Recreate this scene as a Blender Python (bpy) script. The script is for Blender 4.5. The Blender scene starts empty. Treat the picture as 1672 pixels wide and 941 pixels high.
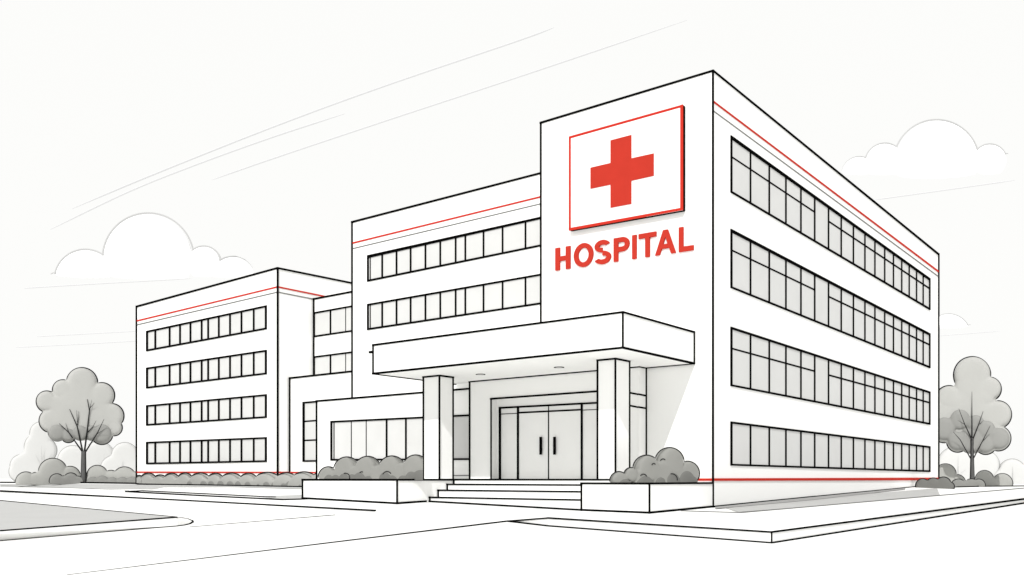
import bpy, bmesh, math, random
from mathutils import Vector, Matrix
from mathutils.geometry import delaunay_2d_cdt
random.seed(7)
sc = bpy.context.scene
COL = sc.collection
F = 1466.0; CX = 836.0; HY = 782.0
EYE = Vector((0, 0, 1.0))

# ------------------------------------------------------------------ materials
def mat(name, col, rough=0.9, var=0.03, scale=0.8, spec=0.1, bump=0.0, bscale=20.0):
    m = bpy.data.materials.new(name); m.use_nodes = True
    nt = m.node_tree; b = nt.nodes['Principled BSDF']
    b.inputs['Roughness'].default_value = rough
    b.inputs['Specular IOR Level'].default_value = spec
    tc = nt.nodes.new('ShaderNodeTexCoord')
    nz = nt.nodes.new('ShaderNodeTexNoise'); nz.inputs['Scale'].default_value = scale; nz.inputs['Detail'].default_value = 4
    nt.links.new(tc.outputs['Object'], nz.inputs['Vector'])
    mx = nt.nodes.new('ShaderNodeMix'); mx.data_type = 'RGBA'
    c = Vector(col)
    mx.inputs[6].default_value = (*(c * (1 - var)), 1); mx.inputs[7].default_value = (*(c * (1 + var)), 1)
    nt.links.new(nz.outputs['Fac'], mx.inputs[0])
    nt.links.new(mx.outputs[2], b.inputs['Base Color'])
    if bump:
        n2 = nt.nodes.new('ShaderNodeTexNoise'); n2.inputs['Scale'].default_value = bscale; n2.inputs['Detail'].default_value = 3
        nt.links.new(tc.outputs['Object'], n2.inputs['Vector'])
        bp = nt.nodes.new('ShaderNodeBump'); bp.inputs['Strength'].default_value = bump; bp.inputs['Distance'].default_value = 0.05
        nt.links.new(n2.outputs['Fac'], bp.inputs['Height']); nt.links.new(bp.outputs['Normal'], b.inputs['Normal'])
    return m
def g(v, warm=0.985): return (v, v, v * warm)
M = dict(
    white=mat('white_render', g(.90), .85, .015, .5, bump=.05, bscale=8),
    pave=mat('pale_concrete', g(.86), .9, .02, .25),
    road=mat('pale_road', g(.84), .9, .02, .15),
    line=mat('black_trim', (.0025, .0025, .0025), 1, .0, spec=0),
    kerbline=mat('dark_joint', (.004, .004, .004), 1, .0, spec=0),
    grey=mat('grey_trim', g(.17), 1, .05, spec=0),
    red=mat('red_paint', (.49, .030, .018), .8, .05, 3, spec=.05),
    crossred=mat('red_sign_paint', (.44, .034, .021), .8, .08, 1.5, spec=.05),
    glass=mat('frosted_glass', g(.585), .35, .06, .9, spec=.25),
    doorglass=mat('pale_door_glass', g(.82), .35, .04, .9, spec=.25),
    lamp=mat('lamp_face', g(.5), .6, .0),
    crown=mat('grey_foliage', (.415, .415, .398), 1, .07, .5, spec=0, bump=.15, bscale=3),
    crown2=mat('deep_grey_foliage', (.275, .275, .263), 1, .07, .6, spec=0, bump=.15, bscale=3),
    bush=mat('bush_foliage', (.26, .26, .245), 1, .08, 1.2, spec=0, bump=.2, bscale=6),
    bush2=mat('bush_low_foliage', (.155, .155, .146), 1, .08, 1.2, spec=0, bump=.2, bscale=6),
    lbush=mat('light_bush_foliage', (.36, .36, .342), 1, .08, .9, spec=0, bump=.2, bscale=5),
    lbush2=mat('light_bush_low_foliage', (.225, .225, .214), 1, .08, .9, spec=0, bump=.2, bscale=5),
    pale=mat('pale_foliage', g(.56), 1, .03, .4, spec=0),
    paleline=mat('pale_twig', g(.44), 1, .0, spec=0),
    twig=mat('dark_twig', (.022, .022, .022), 1, .0, spec=0),
    bark=mat('grey_bark', g(.10), 1, .2, 4, spec=0),
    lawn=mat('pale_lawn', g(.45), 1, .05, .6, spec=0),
    lawn2=mat('island_turf', g(.47), 1, .05, .8, spec=0),
    base_shade=mat('painted_base_shade', g(.33), 1, .12, 3, spec=0),  # dark grey standing in for the shade along the tower's foot
    cloud=mat('cloud_white', g(.96, 1), 1, .0, spec=0),
    cloudline=mat('cloud_rim', g(.44, 1), 1, .0, spec=0),
    streak=mat('vapour_grey', g(.56, 1.02), 1, .0, spec=0),
)

# ------------------------------------------------------------------ helpers
def obj(name, bm, m, parent=None, smooth=False):
    me = bpy.data.meshes.new(name)
    bmesh.ops.recalc_face_normals(bm, faces=bm.faces)
    if smooth:
        for f in bm.faces: f.smooth = True
    bm.to_mesh(me); bm.free()
    o = bpy.data.objects.new(name, me); COL.objects.link(o)
    for x in (m if isinstance(m, (list, tuple)) else [m]): me.materials.append(M[x])
    if parent is not None:
        o.parent = parent
        if parent.type == 'EMPTY' or parent.parent:
            root = parent
            while root.parent: root = root.parent
            o.matrix_parent_inverse = Matrix.Translation(-root.location) if parent == root else Matrix.Identity(4)
    return o
def tag(o, label, cat, group=None):
    o['label'] = label; o['category'] = cat
    if group: o['group'] = group
    return o
def thing(name, label, cat, loc=(0, 0, 0), group=None):
    o = bpy.data.objects.new(name, None); COL.objects.link(o); o.location = loc
    o.empty_display_size = .5
    return tag(o, label, cat, group)
def struct(o, kind='structure'):
    o['kind'] = kind; return o
def ray(px, py): return Vector(((px - CX) / F, 1.0, (HY - py) / F))
def at(px, py, Y): return EYE + ray(px, py) * Y
def hit(px, py, P, N):
    d = ray(px, py); return EYE + d * ((P - EYE).dot(N) / d.dot(N))
def flat(px, py, z=0.0):
    d = ray(px, py); return EYE + d * ((z - 1.0) / d.z)
LWK = 1.22
def pw(lw, p): return LWK * lw * max(p.y, 1) / F          # a line's real width from its drawn width
def bar(bm, p, q, w1, w2=None, n=None, proud=.3, ext=.5):
    """tapered bar of real width w1..w2 between p and q; n = face normal it lies on"""
    w2 = w1 if w2 is None else w2
    d = (q - p)
    if d.length < 1e-6: return
    d.normalize()
    p = p - d * w1 * ext; q = q + d * w2 * ext
    if n is None:
        n = Vector((0, 0, 1)) if abs(d.z) < .9 else Vector((0, 1, 0))
        n = (n - d * n.dot(d)).normalized(); h0, h1 = -.5, .5
    else:
        n = (n - d * n.dot(d)).normalized(); h0, h1 = -.2, proud
    s = d.cross(n).normalized()
    vs = []
    for c, w in ((p, w1), (q, w2)):
        k = 1.0
        if not (h0 == -.5):
            v = (c - EYE).normalized(); k = max(.45, (s - v * s.dot(v)).length)
        ws = w / k
        for a, b in ((-.5, h0), (.5, h0), (.5, h1), (-.5, h1)):
            vs.append(bm.verts.new(c + s * ws * a + n * w * b))
    for f in ((3, 2, 1, 0), (4, 5, 6, 7), (0, 1, 5, 4), (1, 2, 6, 5), (2, 3, 7, 6), (3, 0, 4, 7)):
        bm.faces.new([vs[i] for i in f])
def sbar(bm, p, q, lw, n=None, proud=.3, ext=.5, up=0):
    if up: p = p + Z * pw(lw, p) * up; q = q + Z * pw(lw, q) * up
    bar(bm, p, q, pw(lw, p), pw(lw, q), n, proud, ext)
def tube(bm, pts, radii, seg=6):
    rings = []
    for i, p in enumerate(pts):
        d = (pts[min(i + 1, len(pts) - 1)] - pts[max(i - 1, 0)]).normalized()
        a = Vector((0, 1, 0)); a = (a - d * a.dot(d))
        if a.length < .05: a = Vector((1, 0, 0)) - d * d.x
        a.normalize(); b = d.cross(a)
        rings.append([bm.verts.new(p + (a * math.cos(t) + b * math.sin(t)) * radii[i]) for t in [2 * math.pi * k / seg for k in range(seg)]])
    for r0, r1 in zip(rings, rings[1:]):
        for k in range(seg): bm.faces.new((r0[k], r0[(k + 1) % seg], r1[(k + 1) % seg], r1[k]))
    bm.faces.new(rings[0][::-1]); bm.faces.new(rings[-1])
def prism(bm, poly, z0, z1):
    """vertical prism over world XY polygon; z0 may be a list"""
    n = len(poly); zz = z0 if isinstance(z0, (list, tuple)) else [z0] * n
    lo = [bm.verts.new((p.x, p.y, zz[i])) for i, p in enumerate(poly)]
    hi = [bm.verts.new((p.x, p.y, z1)) for p in poly]
    bm.faces.new(hi); bm.faces.new(lo[::-1])
    for i in range(n): bm.faces.new((lo[i], lo[(i + 1) % n], hi[(i + 1) % n], hi[i]))
def slab(bm, quad, n, t0, t1):
    """thin solid over a 3D quad, from t0 to t1 along n"""
    lo = [bm.verts.new(p + n * t0) for p in quad]; hi = [bm.verts.new(p + n * t1) for p in quad]
    k = len(quad)
    bm.faces.new(hi); bm.faces.new(lo[::-1])
    for i in range(k): bm.faces.new((lo[i], lo[(i + 1) % k], hi[(i + 1) % k], hi[i]))

# ------------------------------------------------------------------ the hospital's own axes
C = Vector((6.98, 31.19, 0.0))
U = Vector((-.7879, .6158, 0)); V = Vector((.6158, .7879, 0)); Z = Vector((0, 0, 1))
def B(u, v, z=0.0): return C + U * u + V * v + Z * z
def uv(p): d = p - C; return d.dot(U), d.dot(V)
def fr(px, py, v): return hit(px, py, B(0, v), V)       # on a front-facing plane
def rt(px, py, u): return hit(px, py, B(u, 0), U)       # on a right-facing plane
NF = -V; NR = -U

# ------------------------------------------------------------------ ground
ZR = -.2
K = flat(1260, 870); KX = flat(1672, 816); A = flat(895, 847); A2 = flat(830, 852, ZR + .004)
Bk = flat(613, 835); D = flat(0, 803)
KR = K + (KX - K).normalized() * 600; D2 = D + (D - Bk).normalized() * 520
def zat(p, z): return Vector((p.x, p.y, z))
tin = [K, KR, Vector((1500, 3000, .6)), Vector((-1500, 3000, .6)), D2, D, Bk, A2, A]
nb = len(tin)
PLU = 9.35                                               # the left planter's right face
wallend = at(1532, 793.5, 56.9)
tin += [zat(B(2.51, -4.757), -.04), zat(B(PLU, -4.757), .124), zat(B(PLU, -6.06), .085), zat(B(14.6, -6.06), .20),
        zat(B(0, -4.456), -.08), zat(B(2.51, -4.456), -.05), zat(B(0, 0), 0.0), zat(B(3, 0), 0), zat(B(14.6, 0), .25),
        flat(1210, 838), at(1672, 798, 55), rt(1495, 795.3, 0), wallend, at(1587, 795, 62), at(1760, 794.5, 66),
        at(223, 790.3, 62), at(490, 793.8, 48), at(453, 793, 50.4), at(340, 791.5, 55.6), at(0, 789, 85), at(136, 789, 75), at(-300, 787, 150),
        zat(B(18, 0), .5), Vector((0, 300, .6)), Vector((-300, 400, .6)), Vector((250, 330, .55)), Vector((60, 90, .5)), Vector((-20, 110, .64))]
edges = [(i, (i + 1) % nb) for i in range(nb)]
o_v, o_e, o_f, ov, oe, of = delaunay_2d_cdt([Vector((p.x, p.y)) for p in tin], edges, [], 1, 1e-4)
TV = []
for i, p in enumerate(o_v):
    src = ov[i]
    TV.append(Vector((p.x, p.y, tin[src[0]].z if src else 0)))
TRI = [tuple(f) for f in o_f]
def gz(x, y):
    for a, b, c in TRI:
        pa, pb, pc = TV[a], TV[b], TV[c]
        den = (pb.y - pc.y) * (pa.x - pc.x) + (pc.x - pb.x) * (pa.y - pc.y)
        if abs(den) < 1e-9: continue
        l0 = ((pb.y - pc.y) * (x - pc.x) + (pc.x - pb.x) * (y - pc.y)) / den
        l1 = ((pc.y - pa.y) * (x - pc.x) + (pa.x - pc.x) * (y - pc.y)) / den
        l2 = 1 - l0 - l1
        if l0 >= -1e-6 and l1 >= -1e-6 and l2 >= -1e-6: return l0 * pa.z + l1 * pb.z + l2 * pc.z
    return ZR
def gpx(px, py):
    d = ray(px, py); t = 10.0; prev = t
    while t < 160:
        p = EYE + d * t
        if p.z < gz(p.x, p.y):
            a, b = prev, t
            for _ in range(24):
                m = (a + b) / 2; q = EYE + d * m
                if q.z < gz(q.x, q.y): b = m
                else: a = m
            return EYE + d * b
        prev = t; t += .4
    return EYE + d * 90

bm = bmesh.new()
tv = [bm.verts.new(p) for p in TV]
for f in TRI:
    try: bm.faces.new([tv[i] for i in f])
    except ValueError: pass
loop = [bm.verts.new(p) for p in tin[:nb]]; low = [bm.verts.new((p.x, p.y, ZR - .1)) for p in tin[:nb]]
for i in range(nb):
    j = (i + 1) % nb; bm.faces.new((loop[i], loop[j], low[j], low[i]))
bmesh.ops.remove_doubles(bm, verts=bm.verts, dist=1e-5)
struct(obj('pavement', bm, 'pave'))
bm = bmesh.new()
S = 4000
bm.faces.new([bm.verts.new(p) for p in ((-S, -S, ZR), (S, -S, ZR), (S, S, ZR), (-S, S, ZR))])
struct(obj('road', bm, 'road'))

def gline(bm, pts, lw, n=24, fn=gpx, lw_end=None):
    """low upstand edging that follows the ground between drawn points"""
    P = []
    for (x0, y0), (x1, y1) in zip(pts, pts[1:]):
        P += [(x0 + (x1 - x0) * i / n, y0 + (y1 - y0) * i / n) for i in range(n)]
    P.append(pts[-1]); Q = [fn(*p) for p in P]
    for i, (p, q) in enumerate(zip(Q, Q[1:])):
        a = lw if lw_end is None else lw + (lw_end - lw) * i / len(Q)
        sbar(bm, p, q, a, ext=.05, up=.45)
bm = bmesh.new()                                         # the kerb's edges
up = Vector((0, 0, .0))
Kb, KXb = zat(K, ZR), zat(KX, ZR)
far = KR
sbar(bm, K, KX + (KX - K) * .15, 2.3, up=.4); sbar(bm, Kb, KXb + (KXb - Kb) * .15, 2.3, up=.4); sbar(bm, K, Kb, 1.8)
sbar(bm, A, K, 2.2, up=.4); sbar(bm, A2, A, 2.0, up=.4)
sbar(bm, flat(830, 852.5, ZR), zat(A, ZR), 2.2, up=.4, ext=.1); sbar(bm, zat(A, ZR), zat(K, ZR), 2.2, up=.4, ext=.1)
gline(bm, [(613, 835), (300, 818.5), (0, 803), (-60, 800)], 2.2, 4, lambda x, y: flat(x, y))
struct(obj('kerb', bm, 'kerbline'))
bm = bmesh.new()
gline(bm, [(830, 852), (560, 884.5), (330, 912.5), (110, 939)], 2.0, 6, lambda x, y: flat(x, y, ZR), .5)
gline(bm, [(613, 836), (310, 861)], .9, 6, lambda x, y: flat(x, y, ZR), .6)
struct(obj('road_joint', bm, 'kerbline'))
# sheets laid on the ground, following it
def sheet(name, rows, m, lift=.012, ncol=30, nrow=6):
    """rows: two drawn polylines (outer, inner) of equal length"""
    def along(pl, t):
        n = len(pl) - 1; k = min(int(t * n), n - 1); f = t * n - k
        return pl[k][0] + (pl[k + 1][0] - pl[k][0]) * f, pl[k][1] + (pl[k + 1][1] - pl[k][1]) * f
    bm = bmesh.new(); grid = []
    for i in range(ncol + 1):
        t = i / ncol; a = gpx(*along(rows[0], t)); b = gpx(*along(rows[1], t)); r = []
        for j in range(nrow + 1):
            p = a.lerp(b, j / nrow); r.append(bm.verts.new((p.x, p.y, gz(p.x, p.y) + lift)))
        grid.append(r)
    for i in range(ncol):
        for j in range(nrow): bm.faces.new((grid[i][j], grid[i + 1][j], grid[i + 1][j + 1], grid[i][j + 1]))
    return struct(obj(name, bm, m))
sheet('shade_toned_bed', [[(1205, 837), (1340, 826), (1535, 809.5)], [(1180, 828.5), (1330, 814), (1530, 797.6)]], 'lawn')  # bed inside the edging; its grey also paints the ground shadow beside the tower
sheet('painted_base_shade', [[(1168, 832), (1330, 817), (1478, 800)], [(1168, 827.6), (1330, 812.3), (1478, 797.6)]], 'base_shade', .024)  # painted shade: darker band of ground against the tower wall
sheet('lawn', [[(0, 795.5), (120, 797.5), (250, 799.5), (270, 795.5)], [(0, 790.5), (120, 790.5), (250, 791.6), (270, 792)]], 'lawn')
sheet('lawn_edge', [[(268, 796), (380, 796), (495, 799.5)], [(268, 792.2), (380, 793), (495, 795)]], 'lawn', .016)
sheet('path_verge', [[(425, 812), (462, 816), (520, 815.5)], [(425, 811.2), (462, 809.6), (520, 807.5)]], 'lawn2')
bm = bmesh.new()
gline(bm, [(1112, 835), (1210, 838), (1440, 818), (1672, 798)], 1.3, 8)
struct(obj('bed_edging', bm, 'grey'))
bm = bmesh.new()
gline(bm, [(1550, 796.5), (1600, 795.2), (1690, 794.3)], 1.5, 6)
gline(bm, [(-20, 788.8), (136, 789.3), (222, 790.5), (226, 791.8), (340, 793.4), (453, 795.4), (500, 796.2)], 2.0, 8)
struct(obj('bed_kerb', bm, 'kerbline'))
bm = bmesh.new()
gline(bm, [(205, 803.5), (232, 802.3), (340, 807.5), (450, 812.8)], 1.5, 8)
gline(bm, [(205, 803.8), (330, 810.5), (462, 817), (505, 815.8)], 1.9, 8)
struct(obj('path', bm, 'kerbline'))
bm = bmesh.new()
gline(bm, [(-20, 792.5), (120, 797.5), (210, 801)], .6, 6)
struct(obj('lawn_border', bm, 'grey'))
# traffic island with a rounded nose
top = [flat(-150, 804)] + [flat(288, 845)] * 5 + [flat(-150, 878.5)]
basepx = [(-150, 806), (292, 845.5), (307, 847.5), (315.5, 852), (309, 856), (290, 859.3), (-150, 896)]
base = [flat(x, y, ZR) for x, y in basepx]
bm = bmesh.new()
tvs = [bm.verts.new(top[0]), bm.verts.new(top[1]), bm.verts.new(top[-1])]
idx = [0, 1, 1, 1, 1, 1, 2]; bv = [bm.verts.new(p) for p in base]
bm.faces.new(tvs)
for i in range(6):
    a, b = idx[i], idx[i + 1]
    bm.faces.new([tvs[a], bv[i], bv[i + 1]] if a == b else [tvs[a], bv[i], bv[i + 1], tvs[b]])
struct(obj('traffic_island', bm, 'pave'))
bm = bmesh.new()
slab(bm, [top[0], top[1], top[-1]], Z, .004, .008)
struct(obj('island_lawn', bm, 'lawn2'))
bm = bmesh.new()
sbar(bm, top[0], top[1], 2.2); sbar(bm, top[1], top[-1], 2.2)
curve = [(286, 845.2), (297, 845.8), (307, 847.6), (314, 850.6), (315, 853), (310, 856), (301, 858.2), (288, 859.8), (150, 871), (0, 883.5), (-150, 896)]
for i, ((x0, y0), (x1, y1)) in enumerate(zip(curve, curve[1:])): sbar(bm, flat(x0, y0, ZR), flat(x1, y1, ZR), 1.3 if i < 3 else 2.2, ext=.1)
struct(obj('island_kerb', bm, 'kerbline'))

# ------------------------------------------------------------------ building helpers
def wall(parent, poly, z0, z1, name='wall'):
    bm = bmesh.new(); prism(bm, poly, z0, z1); return obj(name, bm, 'white', parent)
def lines(parent, segs, m='line', name='edge_trim', n=None, proud=.3):
    bm = bmesh.new()
    for s in segs:
        p, q, lw = s[:3]; sbar(bm, p, q, lw, n, proud)
    return obj(name, bm, m, parent)
def window(parent, quad, fn, n, xs, lw=3.0, transoms=(), top=0.0, thin=(), name='window', side=0.0, bottom=True):
    """quad: drawn TL, TR, BR, BL; xs: drawn x of the mullions; transoms: (yl, yr, [(x0, x1)...])"""
    (x0, yt0), (x1, yt1), (_, yb1), (_, yb0) = quad
    def yt(x): return yt0 + (yt1 - yt0) * (x - x0) / (x1 - x0)
    def yb(x): return yb0 + (yb1 - yb0) * (x - x0) / (x1 - x0)
    bm = bmesh.new(); lw *= .92
    sbar(bm, fn(x0, yt0), fn(x1, yt1), lw, n, .55)
    if bottom: sbar(bm, fn(x0, yb0), fn(x1, yb1), lw, n, .55)
    if top:
        sbar(bm, fn(x0, yt0 + top), fn(x1, yt1 + top * .5), lw * .7, n, .8)
    for x in (x0, x1): sbar(bm, fn(x, yt(x)), fn(x, yb(x)), lw * .9, n, .6)
    if side: sbar(bm, fn(x0 + side, yt(x0 + side)), fn(x0 + side, yb(x0 + side)), lw * .4, n, .8)
    for x in xs: sbar(bm, fn(x, yt(x)), fn(x, yb(x)), lw * (.45 if x in thin else .9), n, .4)
    for yl, yr, spans in transoms:
        for a, b in spans:
            f = lambda x: yl + (yr - yl) * (x - x0) / (x1 - x0)
            sbar(bm, fn(a, f(a)), fn(b, f(b)), lw * .9, n, .3)
    fo = obj(name, bm, 'line', parent)
    bm = bmesh.new()
    slab(bm, [fn(x0, yt0), fn(x1, yt1), fn(x1, yb1), fn(x0, yb0)], n, -.01, .006)
    obj('pane', bm, 'glass', fo)
    return fo

# ---- corner tower block
ZT = 1 + 666 / F * 31.19
tw = thing('hospital_tower', 'tall white corner block carrying the red cross sign, windows along its right side', 'building', B(0, 0))
uT = uv(fr(883, 201, 0))[0]; vT = uv(rt(1532, 418, 0))[1]
wall(tw, [B(0, 0), B(uT, 0), B(uT, vT), B(0, vT)], -.3, ZT)
g1 = Vector((0, 0, .0))
ze = wallend.z
lines(tw, [(B(0, 0, 0), B(0, 0, ZT), 2.6), (B(0, 0, ZT), B(uT, 0, ZT), 2.6), (B(0, 0, ZT), B(0, vT, ZT), 2.6),
           (B(uT, 0, ZT), B(uT, 0, 5.5), 2.6), (B(0, vT, ze), B(0, vT, ZT), 2.6), (B(uT, 0, ZT), B(uT, vT, ZT), 2), (B(0, vT, ZT), B(uT, vT, ZT), 2)])
R0 = lambda x, y: rt(x, y, 0)
F0 = lambda x, y: fr(x, y, 0)
lines(tw, [(R0(1165.5, 167), R0(1531.5, 443.5), 2.3)], 'red', 'upper_red_stripe', NR, .4)
lines(tw, [(R0(1165.5, 182), R0(1531.5, 451.5), 1.4)], 'grey', 'wall_groove', NR, .4)
lines(tw, [(R0(1165.5, 783.3), R0(1531.5, 782.2), 3.4)], 'red', 'base_red_stripe', NR, .4)
lines(tw, [(R0(1165, 827.5), R0(1330, 811.2), 2.4), (R0(1330, 811.2), R0(1500, 795), 2.2)], 'line', 'edge_trim', NR, .5)
lines(tw, [(F0(1100, 783.3), F0(1162.6, 783.3), 3.2)], 'red', 'base_red_stripe', NF, .4)
mx = [1224.9, 1255.5, 1282.7, 1307.2, 1329.7, 1352.3, 1373, 1392.9, 1411.7, 1428, 1444, 1458.3, 1471.8, 1484, 1496, 1506.8]
sp = [(1193.6, 1329.7), (1352.3, 1517.3)]
window(tw, [(1193.6, 223.5), (1517.3, 456), (1517.3, 505), (1193.6, 313.7)], R0, NR, mx, 2.6, [(256, 471.3, sp)], 3.0)
window(tw, [(1193.6, 376), (1517.3, 546), (1517.3, 600), (1193.6, 469.4)], R0, NR, mx, 2.6, [(408.5, 563.2, sp)], 2.6)
window(tw, [(1193.6, 535.5), (1517.3, 641), (1517.3, 692.4), (1193.6, 629.4)], R0, NR, mx, 2.6, [(569, 657.7, sp)], 1.2)
window(tw, [(1193.6, 690), (1517.3, 730.3), (1517.3, 769.6), (1193.6, 759)], R0, NR, mx, 2.6, [], .8)

# ---- middle wing
mw = thing('hospital_wing', 'white middle wing with two visible window bands, joined left of the red cross tower', 'building', B(uT, .5))
FM = lambda x, y: fr(x, y, .5)
uM = uv(FM(575, 363))[0]; ZM = FM(575, 363).z; 
wall(mw, [B(uT + .01, .5), B(uM, .5), B(uM, 9), B(uT + .01, 9)], -.3, ZM)
lines(mw, [(B(uT, .5, ZM), B(uM, .5, ZM), 2.5), (B(uM, .5, 4.9), B(uM, .5, ZM), 2.5), (B(uM, .5, ZM), B(uM, 9, ZM), 2)])
lines(mw, [(FM(577, 397), FM(884.5, 321.3), 2.0)], 'red', 'red_stripe', NF, .4)
lines(mw, [(FM(577, 406), FM(884.5, 332.7), 1.4)], 'grey', 'wall_groove', NF, .4)
xm = [624.5, 647.9, 670.9, 695.1, 719.3, 744.4, 760.2, 789.9, 821, 858.4]
window(mw, [(601.4, 418.5), (886, 355.2), (886, 400.6), (601.4, 458.8)], FM, NF, xm, 2.6, [], 2.2, side=3.6)
window(mw, [(601.4, 498), (886, 448.3), (886, 495.3), (601.4, 537.8)], FM, NF, xm, 2.6, [], 0, side=3.6)

# ---- left block, with its own slightly turned axes
LC = at(453.4, 782, 52.0); LC.z = 0
LU = Vector((-.7455, .6665, 0)); LV = Vector((.6665, .7455, 0))
lb = thing('hospital_block', 'separate white four storey block at the far left behind the hedge, four window bands', 'building', zat(LC, .6))
FL = lambda x, y: hit(x, y, LC, LV)
RL = lambda x, y: hit(x, y, LC, LU)
ZL = 1 + 344 / F * 52.0
pl_ = FL(223.3, 501); wL = (pl_ - LC).dot(LU)
LL = LC + LU * wL
wall(lb, [LC, LL, LL + LV * 14, LC + LV * 14], -.3, ZL)
lines(lb, [(zat(LC, .6), zat(LC, ZL), 2.5), (zat(LL, .66), zat(LL, ZL), 2.4), (zat(LC, ZL), zat(LL, ZL), 2.4), (zat(LC, ZL), zat(LC + LV * 14, ZL), 2.4)])
NLF = -LV; NLR = -LU
lines(lb, [(FL(224.8, 524), FL(452.2, 469), 1.9)], 'red', 'upper_red_stripe', NLF, .4)
lines(lb, [(RL(454.7, 469), RL(560, 490.4), 1.9)], 'red', 'upper_red_stripe', NLR, .4)
lines(lb, [(FL(224.8, 530.5), FL(452.2, 477.5), 1.4)], 'grey', 'wall_groove', NLF, .4)
lines(lb, [(RL(454.7, 477.5), RL(560, 498.2), 1.4)], 'grey', 'wall_groove', NLR, .4)
lines(lb, [(FL(224.8, 771.2), FL(452.2, 771.6), 2.0)], 'red', 'base_red_stripe', NLF, .4)
lines(lb, [(RL(454.7, 771.6), RL(480, 771.7), 2.0)], 'red', 'base_red_stripe', NLR, .4)
xl = [254.1, 277.5, 294.5, 311.5, 329.8, 340.4, 357.8, 376.1, 394.8, 414.8]
for yl0, yl1, yr0, yr1 in ((541.9, 572.5, 500.4, 536.8), (601.9, 633.3, 573, 610.2), (663.2, 694, 645.3, 681.3), (723, 757, 715.3, 753.2)):
    window(lb, [(240.8, yl0), (434.8, yr0), (434.8, yr1), (240.8, yl1)], FL, NLF, xl, 2.5, [], 0)

# ---- link block and low blocks between
vN, vK, vA = 4.5, 6.2, -.1
FN = lambda x, y: fr(x, y, vN)
FK = lambda x, y: fr(x, y, vK)
FA = lambda x, y: fr(x, y, vA)
lk = thing('link_block', 'narrow white three storey link squeezed between the far left block and the middle wing', 'building', B(uM + .1, vK))
uK = uv(FK(512.6, 488.5))[0]; ZK = FK(512.6, 488.5).z
wall(lk, [B(uM + .05, vK), B(uK, vK), B(uK, vK + 5), B(uM + .05, vK + 5)], -.3, ZK)
lines(lk, [(B(uM + .05, vK, ZK), B(uK, vK, ZK), 2.4), (B(uK, vK, 5), B(uK, vK, ZK), 2.4)])
window(lk, [(513.5, 511.4), (590, 497.6), (590, 538.4), (513.5, 549.7)], FK, NF, [540, 564.6], 2.3, thin=(564.6,))
window(lk, [(513.5, 583.3), (590, 573.4), (590, 608), (513.5, 618)], FK, NF, [540, 564.6], 2.3, thin=(564.6,))
lo = thing('low_block', 'low white flat roofed block in front of the narrow link, with narrow stacked panes', 'building', B(uM + .1, vN))
uN = uv(FN(473.4, 617.7))[0]; ZN = FN(473.4, 617.7).z
wall(lo, [B(uM + .05, vN), B(uN, vN), B(uN, vK - .1), B(uM + .05, vK - .1)], -.3, ZN)
lines(lo, [(B(uM + .05, vN, ZN), B(uN, vN, ZN), 2.4), (B(uN, vN, .6), B(uN, vN, ZN), 2.4)])
lines(lo, [(FN(474.8, 771.7), FN(530, 771.9), 2.0)], 'red', 'red_stripe', NF, .4)
window(lo, [(495.9, 657.8), (545, 653.8), (545, 752.6), (495.9, 753)], FN, NF, [], 2.4, [(688.4, 685, [(495.9, 545)]), (719.4, 717.6, [(495.9, 545)])], side=1.5)
an = thing('entrance_annex', 'single storey white annex with a wide window behind the left planter', 'building', B(12, vA))
uA0 = uv(FA(790, 636))[0]; uA1 = uv(FA(517.2, 655.2))[0]; ZA = FA(517.2, 655.2).z
wall(an, [B(uA0, vA), B(uA1, vA), B(uA1, vN - .1), B(uM + .04, vN - .1), B(uM + .04, .45), B(uA0, .45)], -.3, ZA)
lines(an, [(B(uA0, vA, ZA), B(uA1, vA, ZA), 2.5), (B(uA1, vA, .3), B(uA1, vA, ZA), 2.5)])
window(an, [(541.6, 689), (782, 677.6), (782, 749.8), (541.6, 751)], FA, NF, [573.9, 598.2, 631.7, 663.2, 716], 2.6, [], 0, side=4.2, thin=(573.9, 598.2))
lines(an, [(FA(738, 776.6), FA(768, 776.6), 1.2)], 'grey', 'base_line', NF, .4)

# ---- entrance portal with doors
vP, vD = -.5, -.12
FP = lambda x, y: fr(x, y, vP)
FD = lambda x, y: fr(x, y, vD)
ep = thing('entrance_portal', 'recessed glazed main entrance with double doors under the canopy', 'entrance', B(6, vP, .97))
uP1 = uv(FP(766.8, 700))[0]; uP0 = 2.64
uo1 = uv(FP(801.8, 700))[0]; uo0 = uv(FP(1012, 700))[0]
ZPF = .97; ZS = 5.05; zo = FP(801.8, 651.5).z
bm = bmesh.new()
for a, b, z0, z1, vb in ((uo1, uP1, -.2, ZS, .45), (uP0, uo0, -.2, ZS, -.01)): prism(bm, [B(a, vP), B(b, vP), B(b, vb), B(a, vb)], z0, z1)
prism(bm, [B(uo0, vP), B(uo1, vP), B(uo1, vD + .02), B(uo0, vD + .02)], zo, ZS)
obj('surround', bm, 'white', ep)
bm = bmesh.new(); prism(bm, [B(uo0, vD), B(uo1, vD), B(uo1, vD + .1), B(uo0, vD + .1)], ZPF - .1, zo + .05)
obj('back_wall', bm, 'white', ep)
lines(ep, [(B(uP1, vP, ZPF), B(uP1, vP, ZS), 2.5), (B(uP0, 0, 1), B(uP0, 0, ZS), 2.4), (B(uP1, vP, ZS), B(uP0, vP, ZS), 2.4), (B(uP0, vP, ZS), B(uP0, 0, ZS), 2.2),
           (B(uo1, vP, ZPF), B(uo1, vP, zo), 2.2), (B(uo1, vP, zo), B(uo0, vP, zo), 2.3)])
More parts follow.
